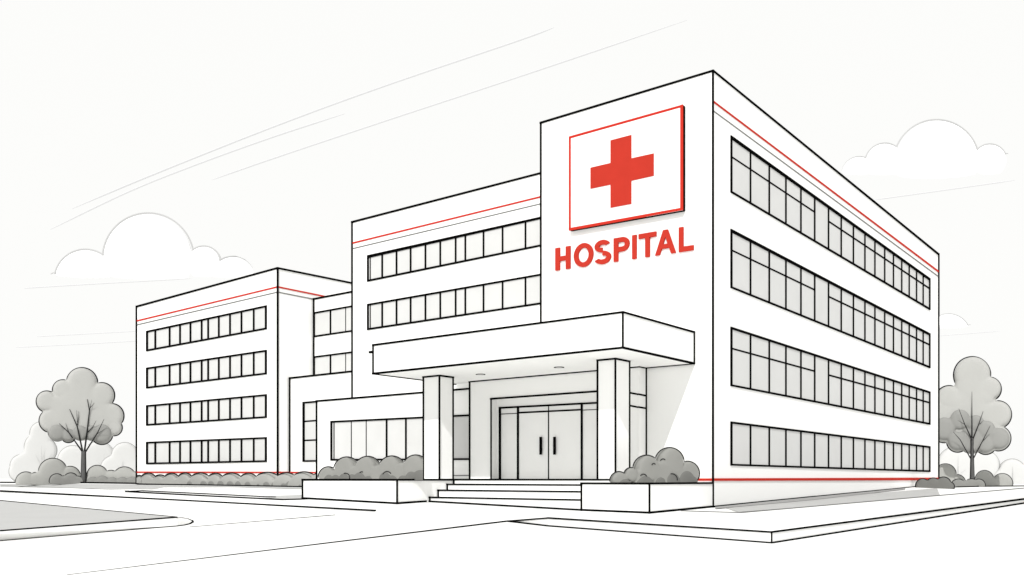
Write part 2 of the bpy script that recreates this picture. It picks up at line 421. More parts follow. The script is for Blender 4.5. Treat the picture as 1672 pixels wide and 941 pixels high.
for ya, yb_, yc, yd_ in ((641, 644, 644, 646.4), (662, 665, 665, 667)):
    lines(ep, [(FP(1026, ya), FP(1041, yb_), 2.2)], name='side_rail', n=NF)
    lines(ep, [(rt(1043, yc, uP0), rt(1054.5, yd_, uP0), 2.2)], name='side_rail', n=NR)
bm = bmesh.new()
zb = 781.5
def ydt(x): return 666.3 + (658 - 666.3) * (x - 816.3) / (975 - 816.3)
def ytr(x): return 676.5 + (668.8 - 676.5) * (x - 816.3) / (975 - 816.3)
sbar(bm, FD(816.3, 666.3), FD(1012, ydt(1012)), 2.4, NF, .5)
for x, lw in ((816.8, 2.7), (846.3, 2.6), (950.3, 2.5)): sbar(bm, FD(x, ydt(x)), FD(x, zb), lw, NF, .5)
sbar(bm, FD(846, ytr(846) - .8), FD(950, ytr(950) - .8), 2.2, NF, .4)
sbar(bm, FD(816, ytr(816)), FD(846, ytr(846)), 1.0, NF, .6); sbar(bm, FD(950, ytr(950)), FD(1012, ytr(1012)), 1.0, NF, .6)
sbar(bm, FD(896, ydt(896)), FD(896, ytr(896)), 1.0, NF, .6)
df = obj('door_frame', bm, 'line', ep)
def pane(parent, x0, x1, yf0, yf1, name, m='doorglass', lift=.004):
    bm = bmesh.new(); slab(bm, [FD(x0, yf0(x0)), FD(x1, yf0(x1)), FD(x1, yf1(x1)), FD(x0, yf1(x0))], NF, -.005, lift)
    return obj(name, bm, m, parent)
cb = lambda x: zb
pane(df, 817, 846, ydt, cb, 'side_light'); pane(df, 950.5, 1012, ydt, cb, 'side_light'); pane(df, 847, 950, ydt, lambda x: ytr(x) - 1, 'fan_light')
for x0, x1, hx in ((847.5, 895.6, 884.8), (896.4, 949, 907.2)):
    d = pane(ep, x0, x1, lambda x: ytr(x) + .2, cb, 'door', 'doorglass', .012)
    bm = bmesh.new()
    p, q = FD(hx, 713.6), FD(hx, 742.6)
    sbar(bm, p + NF * .07, q + NF * .07, 2.8, NF, .4, 0)
    for s in (.12, .88): c = p.lerp(q, s); bar(bm, c, c + NF * .07, .03, .03, ext=0)
    obj('handle', bm, 'line', d)
bm = bmesh.new(); sbar(bm, FD(896, ytr(896) + 1), FD(896, zb), 1.5, NF, .5)
obj('door_seal', bm, 'line', ep)

# ---- canopy
cn = thing('entrance_canopy', 'deep white flat entrance canopy carried on two square columns', 'canopy', B(6, -4.87, 5.06))
cr = B(*uv(fr(1133.4, 594.4, -.02))); u0 = uv(cr)[0]
Zc0, Zc1 = 5.06, 6.16
vc = uv(at(1020.8, 568, 27.74))[1]; u1 = uv(at(610.3, 610.5, 34.69))[0]
wall(cn, [B(u0, vc), B(u1, vc), B(u1, -.02), B(u0, -.02)], Zc0, Zc1, 'canopy_box')
E = []
for z in (Zc0, Zc1):
    E += [(B(u0, vc, z), B(u1, vc, z), 2.6), (B(u0, vc, z), B(u0, -.03, z), 2.6)]
E += [(B(u1, vc, Zc0), B(u1, -.1, Zc0), 2.4), (B(u0, -.03, Zc0), B(uP0, -.03, Zc0), 2.2),
      (B(u0, vc, Zc0), B(u0, vc, Zc1), 2.5), (B(u1, vc, Zc0), B(u1, vc, Zc1), 2.5), (B(u0, -.03, Zc0), B(u0, -.03, Zc1), 2.5)]
lines(cn, E)
bm = bmesh.new(); pz = B(u1, vc, 5.93 - .03); bar(bm, pz, pz + U * .16, .09, .09); obj('stray_tick', bm, 'line', cn)  # stray pen tick at the canopy's left end, added as a black stub
for x, y in ((784.7, 611.3), (912.8, 599.8)):
    p = hit(x, y, Vector((0, 0, Zc0)), Z)
    bm = bmesh.new(); bmesh.ops.create_cone(bm, cap_ends=True, segments=24, radius1=.19, radius2=.19, depth=.02, matrix=Matrix.Translation(p - Z * .004))
    dl = obj('downlight', bm, 'line', cn)
    bm = bmesh.new(); bmesh.ops.create_cone(bm, cap_ends=True, segments=24, radius1=.135, radius2=.135, depth=.02, matrix=Matrix.Translation(p - Z * .008))
    obj('lamp_face', bm, 'lamp', dl)
def column(xl, xm, xr):
    f = lambda x: fr(x, 700, -3.0)
    ul, um = uv(f(xl))[0], uv(f(xm))[0]
    vr = uv(rt(xr, 700, um))[1]
    P = [B(um, -3), B(ul, -3), B(ul, vr), B(um, vr)]
    c = wall(cn, P, .9, Zc0 - .01, 'column')
    lines(c, [(zat(P[i], .97), zat(P[i], Zc0), 2.5) for i in (0, 1, 3)] + [(zat(P[0], Zc0 - .03), zat(P[1], Zc0 - .03), 2.3), (zat(P[0], Zc0 - .03), zat(P[3], Zc0 - .03), 2.3)])
    return P
pL = column(691.3, 717.5, 739.7)
pR = column(975.5, 1004.8, 1027.8)

# ---- steps and planters
st = thing('entrance_steps', 'four broad white steps rising between the two planters to the doors', 'steps', B(6, -4.757))
vs = [-4.39, -3.93, -3.42, -3.05]; zs = [.31, .57, .79, .97]
ua, ub = 2.3, PLU - .02
for i in range(4):
    bm = bmesh.new(); vb = vs[i + 1] if i < 3 else -.02
    prism(bm, [B(ua, vs[i]), B(ub, vs[i]), B(ub, vb), B(ua, vb)], -.25, zs[i])
    s = obj('step' if i < 3 else 'landing', bm, 'white', st)
    E = [(B(ua, vs[i], zs[i]), B(ub, vs[i], zs[i]), 2.2)]
    z0 = zs[i - 1] if i else .124
    E.append((B(ub - .02, vs[i], z0), B(ub - .02, vs[i], zs[i]), 2.2))
    if i == 0:
        Q = [B(ua + (ub - ua) * k / 8, vs[0] - .01) for k in range(9)]; Q = [zat(p, gz(p.x, p.y) + .035) for p in Q]
        E += [(a_, b_, 2.2) for a_, b_ in zip(Q, Q[1:])]
    lines(s, E, name='nosing')
def planter(label, u0, u1, v0, v1, zt, sh):
    t = thing('planter', label, 'planter', B((u0 + u1) / 2, v0, 0), 'planters flanking the entrance steps')
    P = [B(u0, v0), B(u1, v0), B(u1, v1), B(u0, v1)]
    bm = bmesh.new(); prism(bm, P, -.3, zt); obj('box', bm, 'white', t)
    zc = [gz(p.x, p.y) for p in P]
    lines(t, [(zat(P[0], zt), zat(P[1], zt), 2.6), (zat(P[0], zt), zat(P[3], zt), 2.6), (zat(P[0], zc[0]), zat(P[0], zt), 2.5), (zat(P[1], zc[1]), zat(P[1], zt), 2.5),
              (zat(P[0], zc[0] + .04), zat(P[1], zc[1] + .04), 2.5)] + [(zat(a_, gz(*a_.xy) + .04), zat(b_, gz(*b_.xy) + .04), 2.5) for a_, b_ in [(P[0].lerp(P[3], k / 8), P[0].lerp(P[3], (k + 1) / 8)) for k in range(8)] if uv(b_)[1] < (-4.42 if u0 > 5 else 9)])
    return t
planter('long white rectangular planter with a wide low bush, left of the steps', PLU, 14.6, -6.06, -.15, .965, .124)
planter('shorter white planter with a humped bush, right of the steps at the tower corner', 0.0, 2.51, -4.456, -.01, .855, 0.0)

# ---- cross sign and lettering on the tower
def z3(x, y): return 860 + x / 2.3525, 80 + y / 2.3525
sg = thing('cross_sign', 'square white wall sign with a red border and a big red cross', 'sign', F0(1022, 275))
FS = lambda x, y: fr(x, y, -.2)
q = [FS(929.6, 223.5), FS(1115, 171.3), FS(1115, 343.5), FS(929.6, 376.5)]
bm = bmesh.new(); slab(bm, q, NF, -.18, -.004); obj('side', bm, 'line', sg)
bm = bmesh.new(); slab(bm, q, NF, -.004, .004); obj('panel', bm, 'white', sg)
bm = bmesh.new()
qi = [FS(930.6, 224.7), FS(1113, 173.5), FS(1113, 341.5), FS(930.6, 374.6)]
for i, lw in enumerate((3.0, 3.6, 3.4, 2.8)): sbar(bm, qi[i], qi[(i + 1) % 4], lw, NF, .15)
obj('border', bm, 'red', sg)
cp = [(323, 352), (403, 331), (403, 421), (489, 402), (489, 488), (403, 507), (403, 596), (323, 611), (323, 522), (246, 538), (246, 457), (323, 439)]
bm = bmesh.new(); slab(bm, [FS(*z3(*p)) for p in cp], NF, .003, .03); obj('cross', bm, 'crossred', sg)

lt = thing('wall_lettering', 'red capital letters HOSPITAL fixed to the tower below the cross sign', 'sign', F0(1020, 410))
# strokes drawn in a unit cell (x right, y up), mapped to the wall by drawn pixels
xsL = [(113, 170), (184, 258), (262, 326), (337, 397), (408, 424), (433, 500), (496, 575), (587, 643)]
def base_y(x): return 853 + (774 - 853) * (x - 113) / (642 - 113)
def top_y(x): return 767 + (685.5 - 767) * (x - 113) / (600 - 113)
FW = lambda x, y: fr(x, y, 0)
def wallpt(x, t):
    yb_, yt_ = base_y(x), top_y(x); return FW(*z3(x, yb_ + (yt_ - yb_) * t))
def letter(ch, x0, x1):
    bm = bmesh.new(); w = x1 - x0
    s = 16.8                                              # stroke width in zoomed px
    sx = s / w; sy = s / 84
    W = lambda a, t: wallpt(x0 + a * w, t)
    def poly(pts, k=[0]):
        k[0] += 1
        slab(bm, [W(*p) for p in pts], NF, .002, .07 + .0006 * (k[0] % 5))
    def rect(a0, t0, a1, t1): poly([(a0, t0), (a1, t0), (a1, t1), (a0, t1)])
    def ringseg(cx, cy, rx, ry, a0, a1, n=22):
        for i in range(n):
            b0 = a0 + (a1 - a0) * i / n; b1 = a0 + (a1 - a0) * (i + 1) / n
            P = []
            for b, k in ((b0, 1), (b1, 1), (b1, 0), (b0, 0)):
                P.append((cx + (rx - (0 if k else sx)) * math.cos(b), cy + (ry - (0 if k else sy)) * math.sin(b)))
            poly(P)
    pi = math.pi
    if ch == 'H': rect(0, 0, sx, 1); rect(1 - sx, 0, 1, 1); rect(sx, .5 - sy / 2, 1 - sx, .5 + sy / 2)
    if ch == 'I': rect(0, 0, 1, 1)
    if ch == 'L': rect(0, 0, sx, 1); rect(sx, 0, 1, sy)
    if ch == 'T': rect(.5 - sx / 2, 0, .5 + sx / 2, 1 - sy); rect(0, 1 - sy, 1, 1)
    if ch == 'O': ringseg(.5, .5, .5, .52, 0, 2 * pi, 48)
    if ch == 'P':
        rect(0, 0, sx, 1); rect(sx, 1 - sy, .56, 1); rect(sx, .40, .56, .40 + sy); ringseg(.56, .70, .44, .30, -pi / 2, pi / 2)
    if ch == 'A':
        h = sx * 1.05
        poly([(0, 0), (h, 0), (.5 + h / 2, 1), (.5 - h / 2, 1)]); poly([(1 - h, 0), (1, 0), (.5 + h / 2, 1), (.5 - h / 2, 1)])
        rect(.24, .24, .76, .24 + sy * .9)
    if ch == 'S':
        cy1 = .755; cy0 = .265; ry1 = .265; ry0 = .285
        ringseg(.49, cy1, .46, ry1, pi * .12, pi * 1.5); ringseg(.5, cy0, .5, ry0, -pi * .88, pi * .5)
    return obj('letter', bm, 'crossred', lt)
for ch, (a, b) in zip('HOSPITAL', xsL): letter(ch, a, b)

# ------------------------------------------------------------------ foliage
def circ(cs, off, s): return [(off[0] + x / s, off[1] + y / s, r / s) for x, y, r in cs]
def runs_of(c, others, base, n=160):
    x, y, r = c; ok = []
    for i in range(n):
        a = 2 * math.pi * i / n; px, py = x + r * math.cos(a), y + r * math.sin(a)
        ok.append(py < base(px) - .2 and all((px - ox) ** 2 + (py - oy) ** 2 > (orr * .99) ** 2 for ox, oy, orr in others))
    if all(ok): return [[2 * math.pi * i / n for i in range(n + 1)]]
    start = next(i for i in range(n) if not ok[i]); out = []; cur = []
    for k in range(n + 1):
        i = (start + k) % n
        if ok[i]: cur.append(2 * math.pi * (start + k) / n)
        elif cur: out.append(cur); cur = []
    return [r_ for r_ in out if len(r_) > 3]
def puffs(bm, cs, Yf, flatk, base=None, fwd=0.0, sub=3, drop=.15, deep=None, face=None):
    th = math.atan((face - CX) / F) if face is not None else 0.0
    for kk, (x, y, r) in enumerate(cs):
        Y = Yf(x) - fwd; c = at(x, y, Y); R = r * Y / F
        b2 = bmesh.new()
        bmesh.ops.create_icosphere(b2, subdivisions=sub, radius=1.0, matrix=Matrix.Translation(c) @ Matrix.Rotation(-th, 4, 'Z') @ Matrix.Diagonal((R * math.cos(th), deep or R * flatk, R, 1)))
        if base is not None:
            zb_ = at(x, base(x), Y).z - R * drop - .011 * kk * R
            bmesh.ops.bisect_plane(b2, geom=b2.verts[:] + b2.edges[:] + b2.faces[:], plane_co=(0, 0, zb_), plane_no=(0, 0, 1), clear_inner=True)
            ed = [e for e in b2.edges if e.is_boundary]
            if ed: bmesh.ops.holes_fill(b2, edges=ed)
        me = bpy.data.meshes.new('tmp'); b2.to_mesh(me); b2.free(); bm.from_mesh(me); bpy.data.meshes.remove(me)
def blend(bm, vox, it=8, cut=None):
    """grow overlapping leaf clumps into one soft closed body"""
    me = bpy.data.meshes.new('tmp'); bm.to_mesh(me); bm.free()
    ob = bpy.data.objects.new('tmp', me); COL.objects.link(ob)
    m1 = ob.modifiers.new('r', 'REMESH'); m1.mode = 'VOXEL'; m1.voxel_size = vox
    m2 = ob.modifiers.new('s', 'SMOOTH'); m2.factor = .5; m2.iterations = it
    bpy.context.view_layer.update()
    ev = bpy.data.meshes.new_from_object(ob.evaluated_get(bpy.context.evaluated_depsgraph_get()))
    bpy.data.objects.remove(ob); bpy.data.meshes.remove(me)
    b2 = bmesh.new(); b2.from_mesh(ev); bpy.data.meshes.remove(ev)
    return b2
def soften(bm, Yf, face, L):
    """even out the depth of a leafy body so that its clumps merge"""
    th = math.atan((face - CX) / F); n = Vector((math.sin(th), math.cos(th), 0))
    for v in bm.verts:
        px = CX + F * v.co.x / v.co.y; q = at(px, HY, Yf(px)); o = (v.co - q).dot(n)
        v.co += n * (L * math.tanh(o / L) - o)
    return bm
def facing(px, Y):
    """depth of an upright plane that squarely faces the viewer's side at px"""
    k = (px - CX) / F
    return lambda x: Y * (1 + k * k) / (1 + k * (x - CX) / F)
def add_lines(bm, fill):
    """the drawn leaf edge joins the body's own mesh as its second material"""
    n0 = len(bm.faces); fill(bm); bm.faces.ensure_lookup_table()
    for f in bm.faces[n0:]: f.material_index = 1
def rims(bm, cs, fill, Yf, base, lw, fade=.5, near=0):
    allc = cs + fill
    for i, c in enumerate(cs):
        for run in runs_of(c, allc[:i] + allc[i + 1:], base):
            x, y, r = c; r += lw * .3; pts = [at(x + r * math.cos(a), y + r * math.sin(a), Yf(x + r * math.cos(a)) - near) for a in run]
            n = len(pts); rr = [pw(lw, p) / 2 * min(1, fade + (1 - fade) * min(j, n - 1 - j) / 5) for j, p in enumerate(pts)]
            tube(bm, pts, rr)
def bush(name, label, cs, fill, Yf, base, lw, m='bush', m2='bush2', dark=(), flatk=.75, cat='bush', group=None, curls=(), fwd=.12, clip=None):
    mid = cs[len(cs) // 2]; x = mid[0]
    t = thing(name, label, cat, at(x, base(x), Yf(x)), group)
    def cut(bm):
        if clip: bmesh.ops.bisect_plane(bm, geom=bm.verts[:] + bm.edges[:] + bm.faces[:], plane_co=clip[0], plane_no=clip[1], clear_outer=True)
    vox = 1.2 * Yf(x) / F
    if Yf(x - 40) == Yf(x + 40): Yf = facing(x, Yf(x))
    dp = max(c[2] for c in cs + fill) * Yf(x) / F * flatk * 1.3
    bm = bmesh.new(); puffs(bm, cs + fill, Yf, 1, base, deep=dp, face=x); bm = soften(blend(bm, vox, 10), Yf, x, dp * .55)
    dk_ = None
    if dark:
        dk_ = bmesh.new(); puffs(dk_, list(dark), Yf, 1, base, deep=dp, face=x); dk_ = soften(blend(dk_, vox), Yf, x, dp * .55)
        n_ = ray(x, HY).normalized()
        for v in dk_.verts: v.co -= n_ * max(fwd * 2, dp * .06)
    from mathutils.bvhtree import BVHTree
    trees = [BVHTree.FromBMesh(b) for b in (bm, dk_) if b]
    def extra(bm):
        rims(bm, cs, fill, Yf, base, lw, near=.45 if name == 'hedge' else 0)
        for cl in curls:
            P = []
            for px, py in cl:
                d = ray(px, py).normalized(); hs_ = [tr.ray_cast(EYE, d)[0] for tr in trees]; hs_ = [h for h in hs_ if h]
                if hs_: P.append(min(hs_, key=lambda h: h.y) - d * .02)
            if len(P) > 2: tube(bm, P, [pw(lw * .7, p) / 2 for p in P])
    add_lines(bm, extra); cut(bm); obj('foliage', bm, [m, 'twig'], t, True)
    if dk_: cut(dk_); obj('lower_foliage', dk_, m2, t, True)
    return t
def arc(cx, cy, r, a0, a1, n=8): return [(cx + r * math.cos(math.radians(a0 + (a1 - a0) * i / n)), cy - r * math.sin(math.radians(a0 + (a1 - a0) * i / n))) for i in range(n + 1)]

# right planter bush
o, s = (980, 710), 6.72
cs = circ([(205, 505, 97), (338, 440, 76), (508, 375, 147), (760, 302, 158), (955, 425, 132)], o, s)
fl = circ([(450, 490, 120), (640, 440, 150), (800, 470, 150), (900, 480, 150)], o, s)
dk = circ([(250, 590, 112), (470, 575, 130), (655, 525, 62), (785, 500, 85), (930, 500, 108), (1000, 520, 70)], o, s)
Yr = lambda x: 28.6 + (x - 995) / (1142 - 995) * 1.9
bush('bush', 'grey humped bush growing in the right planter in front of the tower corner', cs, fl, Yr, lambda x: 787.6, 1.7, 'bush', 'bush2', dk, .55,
     curls=[arc(980 + 785 / s, 710 + 490 / s, 62 / s, 100, -10), arc(980 + 475 / s, 710 + 470 / s, 38 / s, 150, 20), arc(980 + 588 / s, 710 + 335 / s, 20 / s, 170, 30), arc(980 + 690 / s, 710 + 295 / s, 30 / s, 160, 40)], fwd=.03)
# left planter bush
o, s = (500, 720), 7.962
cs = circ([(290, 470, 130), (530, 385, 172), (800, 380, 175), (1115, 380, 180), (1425, 355, 168)], o, s)
fl = circ([(420, 470, 110), (660, 440, 120), (960, 440, 130), (1270, 420, 140)], o, s)
dk = circ([(315, 530, 95), (400, 520, 85), (505, 500, 82), (620, 520, 95), (720, 520, 120), (820, 530, 80), (1050, 500, 105), (1140, 520, 80), (1270, 520, 80), (1385, 480, 95), (1480, 470, 95)], o, s)
pl0, pl1 = fr(520, 782, -5.0).y, fr(691, 782, -5.0).y
Yl = lambda x: 1 / (1 / pl0 + (1 / pl1 - 1 / pl0) * (x - 520) / 171)
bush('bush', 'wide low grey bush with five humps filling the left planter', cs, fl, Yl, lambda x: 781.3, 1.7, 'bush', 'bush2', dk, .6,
     curls=[arc(500 + 510 / s, 720 + 475 / s, 55 / s, 110, -20), arc(500 + 1050 / s, 720 + 455 / s, 58 / s, 160, 30), arc(500 + 720 / s, 720 + 430 / s, 28 / s, 150, 60)], fwd=.03,
     clip=(at(690.6, 780, Yl(690.6)), Vector((Yl(690.6), -at(690.6, 780, Yl(690.6)).x, 0)).normalized()))
# hedge along the far left block
o, s = (210, 750), 5.573
sp_ = [(72, 120, 150, 164), (120, 237, 129, 157), (243, 330, 146, 160), (333, 449, 131, 157), (453, 573, 128, 160), (576, 730, 128, 157), (730, 852, 131, 160), (857, 1016, 129, 157), (1016, 1166, 131, 170), (1168, 1358, 122, 155), (1362, 1508, 126, 150), (1505, 1690, 118, 150), (1680, 1850, 120, 150)]
cs = []
for a, b, t_, nt_ in sp_:
    h = nt_ - t_; r = ((b - a) ** 2 / 4 + h * h) / (2 * h); cs.append(((a + b) / 2, t_ + r, r))
hb = lambda x: 790.3 + (x - 223) / (490 - 223) * 3.3
fl = circ([(95 + 60 * i, 205 + i * .8, 42) for i in range(30)], o, s)
cs = circ(cs, o, s)
hk = 7
dk = circ([(x_, y_ - hk + r_ * .3, r_ * 1.35) for x_, y_, r_ in [(560, 225, 22), (690, 228, 30), (760, 228, 30), (850, 228, 34), (930, 228, 30), (1010, 232, 34), (1090, 232, 30), (1190, 235, 32), (1260, 235, 34), (1330, 236, 28), (1410, 238, 30), (1480, 238, 42), (1560, 240, 34)]], o, s)
h0, h1 = 61.4, 47.6
Yh = lambda x: 1 / (1 / h0 + (1 / h1 - 1 / h0) * (x - 223) / 267)
bush('hedge', 'long low clipped grey hedge along the foot of the far left block', cs, fl, Yh, hb, 2.0, 'lbush', 'lbush2', dk, .7, cat='hedge', fwd=.04,
     clip=(at(223.8, 780, 61.6), Vector((-.94, -.33, 0)).normalized()))
# bushes around the left tree
o, s = (0, 580), 4.279
bl = lambda x: 788.9 + max(0, x) / 223 * 1.4
bush('bush', 'largest grey shrub, left of the left tree trunk, stepping up to one round hump', circ([(182, 890, 73), (370, 824, 102), (490, 850, 72), (255, 880, 60)], o, s), circ([(300, 880, 75), (430, 880, 80), (530, 880, 55)], o, s),
     lambda x: 77.0, bl, 1.2, 'lbush', 'lbush2', (), .6, group='shrubs around the left tree')
bush('bush', 'small dark shrub right at the left tree trunk, in front of the largest shrub', circ([(397, 882, 52), (450, 890, 46), (495, 878, 54), (545, 890, 44)], o, s), circ([(470, 890, 50)], o, s),
     lambda x: 74.6, bl, 1.2, 'lbush2', 'bush2', (), .6, group='shrubs around the left tree')
bush('bush', 'grey two humped shrub between the left tree trunk and the far left block', circ([(680, 845, 74), (775, 872, 66), (870, 865, 83), (930, 878, 62)], o, s), circ([(640, 880, 45), (820, 890, 70)], o, s),
     lambda x: 76.5, bl, 1.2, 'lbush', 'lbush2', circ([(650, 895, 47), (715, 890, 50), (785, 897, 46), (855, 895, 46), (925, 897, 50)], o, s), .6, group='shrubs around the left tree', fwd=.15)
# bushes at the right end
o, s = (1480, 560), 3.766
br = lambda x: 799.2 if x < 1556 else 795.3
Yf_ = lambda x: 51.0
bush('bush', 'darkest low shrub at the far end of the tower wall', circ([(100, 880, 43), (165, 878, 46), (228, 872, 46), (268, 884, 26)], o, s), circ([(180, 890, 45)], o, s),
     Yf_, lambda x: 799.4, 1.4, 'bush2', 'bush2', (), .7, group='shrubs at the right edge')
bush('bush', 'flat mid grey shrub at the foot of the right tree trunk', circ([(320, 888, 50), (400, 892, 55), (445, 878, 40)], o, s), circ([(370, 895, 50)], o, s),
     lambda x: 60.0, lambda x: 795.6, 1.1, 'lbush2', 'bush2', (), .5, group='shrubs at the right edge')
bush('bush', 'taller light grey shrub between the tower wall and the right tree trunk', circ([(240, 810, 66), (310, 865, 55)], o, s), circ([(200, 850, 60), (270, 870, 60)], o, s),
     lambda x: 64.5, lambda x: 795, 1.0, 'lbush', 'lbush2', (), .6, group='shrubs at the right edge')
bush('bush', 'light grey two humped shrub right of the right tree trunk', circ([(480, 842, 57), (590, 868, 64)], o, s), circ([(540, 880, 50), (440, 880, 40)], o, s),
     lambda x: 65.0, lambda x: 794.6, 1.0, 'lbush', 'lbush2', (), .6, group='shrubs at the right edge')

def tree(name, label, cs, fill, dark, Y, baseline, trunk, branches, lw, off, s, m='crown', m2='crown2', mt='bark', ml='twig', flatk=.55, bw=1.8, group=None, edge=True):
    """trunk: (xl, xr, ybottom, xl2, xr2, ytop) drawn; branches: drawn polylines with a start width"""
    cs, fill, dark = circ(cs, off, s), circ(fill, off, s), circ(dark, off, s)
    xb = off[0] + (trunk[0] + trunk[1]) / 2 / s
    t = thing(name, label, 'tree', at(xb, baseline, Y), group)
    Yc = Y + .5; fx = sum(c[0] for c in cs) / len(cs); Yf = facing(fx, Yc)
    from mathutils.bvhtree import BVHTree
    vox = 1.4 * Y / F
    dp = max(c[2] for c in cs + fill) * Y / F * flatk * 1.7
    bm = bmesh.new(); puffs(bm, cs + fill, Yf, 1, deep=dp, face=fx)
    my = sum(c[1] for c in cs) / len(cs)
    puffs(bm, [(c[0] + (fx - c[0]) * k, c[1] + (my - c[1]) * k, c[2] * (1 - .12 * k)) for c in cs for k in (.3, .6)], Yf, 1, deep=dp, face=fx)
    bm = soften(blend(bm, vox, 16), Yf, fx, dp * .42)
    trees = [BVHTree.FromBMesh(bm)]
    add_lines(bm, lambda b: rims(b, cs, fill, Yf, lambda x: 2000, lw * 1.35))
    cr_ = obj('crown', bm, [m, ml], t, True)
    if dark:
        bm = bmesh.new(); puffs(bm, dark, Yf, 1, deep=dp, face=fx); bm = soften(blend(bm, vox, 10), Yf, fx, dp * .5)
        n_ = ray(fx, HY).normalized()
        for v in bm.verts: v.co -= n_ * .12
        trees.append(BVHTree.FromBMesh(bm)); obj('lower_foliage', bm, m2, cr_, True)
    def front(px, py):
        d = ray(px, py); L = d.length; y = Y
        for tr_ in trees:
            h = tr_.ray_cast(EYE, d / L)[0]
            if h: y = min(y, h.y - .06)
        return y
    X = lambda x, y: (off[0] + x / s, off[1] + y / s)
    xl, xr, yb_, xl2, xr2, yt_ = trunk
    bm = bmesh.new(); bo = bmesh.new(); pts = []; rr = []; eL = []; eR = []
    yd = front(*X((xl2 + xr2) / 2, yt_))
    for i in range(9):
        f = i / 8; a = xl + (xl2 - xl) * f ** .7; b = xr + (xr2 - xr) * f ** .7; y = yb_ + (yt_ - yb_) * f
        yy = Y + (yd - Y) * f
        p = at(*X((a + b) / 2, y), yy); pts.append(p); rr.append((b - a) / 2 / s * yy / F * .92)
        eL.append(at(*X(a, y), yy - .02)); eR.append(at(*X(b, y), yy - .02))
    tube(bm, pts, rr, 12)
    tr = obj('trunk', bm, mt, t, True)
    for e in (eL, eR): tube(bo, e, [pw(lw * 1.1, p) / 2 for p in e])
    if edge: obj('outline', bo, ml, tr)
    else: bo.free()
    for bp in branches:
        w0, pl = bp; P = []
        for (x0, y0), (x1, y1) in zip(pl, pl[1:]):
            P += [X(x0 + (x1 - x0) * i / 8, y0 + (y1 - y0) * i / 8) for i in range(8)]
        P.append(X(*pl[-1])); n = len(P)
        Q = [at(px, py, min(front(px, py), yd)) for px, py in P]
        bm = bmesh.new(); tube(bm, Q, [pw(w0 * .72 * (1 - .75 * i / (n - 1)), q_) / 2 for i, q_ in enumerate(Q)])
        obj('branch', bm, ml, tr)
    return t
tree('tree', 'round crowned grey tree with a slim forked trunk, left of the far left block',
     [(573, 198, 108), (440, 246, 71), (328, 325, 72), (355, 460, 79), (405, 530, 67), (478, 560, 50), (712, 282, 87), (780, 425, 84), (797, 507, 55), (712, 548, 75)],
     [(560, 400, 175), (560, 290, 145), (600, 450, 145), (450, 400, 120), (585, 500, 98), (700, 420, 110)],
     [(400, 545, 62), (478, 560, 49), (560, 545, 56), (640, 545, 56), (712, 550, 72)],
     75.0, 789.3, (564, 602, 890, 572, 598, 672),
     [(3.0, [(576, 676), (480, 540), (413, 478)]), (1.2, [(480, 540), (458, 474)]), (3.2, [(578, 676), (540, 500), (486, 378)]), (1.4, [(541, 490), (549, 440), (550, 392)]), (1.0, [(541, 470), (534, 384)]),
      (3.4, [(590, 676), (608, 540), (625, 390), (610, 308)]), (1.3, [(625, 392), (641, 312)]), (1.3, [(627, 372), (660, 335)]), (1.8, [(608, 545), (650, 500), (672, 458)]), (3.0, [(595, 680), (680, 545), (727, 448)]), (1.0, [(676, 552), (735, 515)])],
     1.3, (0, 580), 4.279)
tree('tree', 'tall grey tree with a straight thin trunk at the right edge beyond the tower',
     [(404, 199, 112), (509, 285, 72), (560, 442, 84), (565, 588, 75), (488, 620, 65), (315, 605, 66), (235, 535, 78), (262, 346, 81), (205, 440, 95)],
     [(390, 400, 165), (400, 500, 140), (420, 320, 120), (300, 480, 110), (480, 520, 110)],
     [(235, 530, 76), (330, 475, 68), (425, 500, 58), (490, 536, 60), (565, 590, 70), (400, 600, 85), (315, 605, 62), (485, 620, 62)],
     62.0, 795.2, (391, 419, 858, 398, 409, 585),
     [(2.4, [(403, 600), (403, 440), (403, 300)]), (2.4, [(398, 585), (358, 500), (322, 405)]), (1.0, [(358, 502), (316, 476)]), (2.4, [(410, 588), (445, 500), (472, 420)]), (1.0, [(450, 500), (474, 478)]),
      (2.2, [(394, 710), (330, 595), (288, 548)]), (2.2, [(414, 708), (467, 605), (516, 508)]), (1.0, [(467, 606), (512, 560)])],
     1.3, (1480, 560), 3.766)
PG = 'pale trees in the distance'
tree('pale_tree', 'pale background tree at the left edge, stepping down to the left', [(290, 548, 82), (262, 640, 92), (312, 665, 85), (150, 775, 80), (138, 812, 75), (230, 800, 110), (300, 800, 90)], [], [], 104.0, 788,
     (288, 294, 888, 289, 293, 700), [(1.0, [(291, 720), (291, 630)]), (.8, [(290, 780), (248, 695)]), (.8, [(292, 740), (325, 650)])], .9, (0, 580), 4.279, 'pale', 'pale', 'paleline', 'paleline', group=PG, edge=False)
tree('pale_tree', 'pale background tree behind the left tree trunk', [(510, 740, 108), (690, 715, 112), (600, 790, 120)], [], [], 97.0, 788,
     (724, 730, 888, 725, 729, 740), [(1.0, [(727, 760), (727, 690)]), (.8, [(727, 790), (672, 735)]), (.8, [(728, 790), (760, 745)])], .9, (0, 580), 4.279, 'pale', 'pale', 'paleline', 'paleline', group=PG, edge=False)
tree('pale_tree', 'pale background tree against the left end of the far left block', [(872, 705, 94), (800, 800, 100), (900, 800, 100)], [], [], 92.0, 788,
     (848, 854, 888, 849, 853, 780), [(1.0, [(851, 790), (860, 735)]), (.8, [(851, 820), (820, 770)])], .9, (0, 580), 4.279, 'pale', 'pale', 'paleline', 'paleline', group=PG, edge=False)
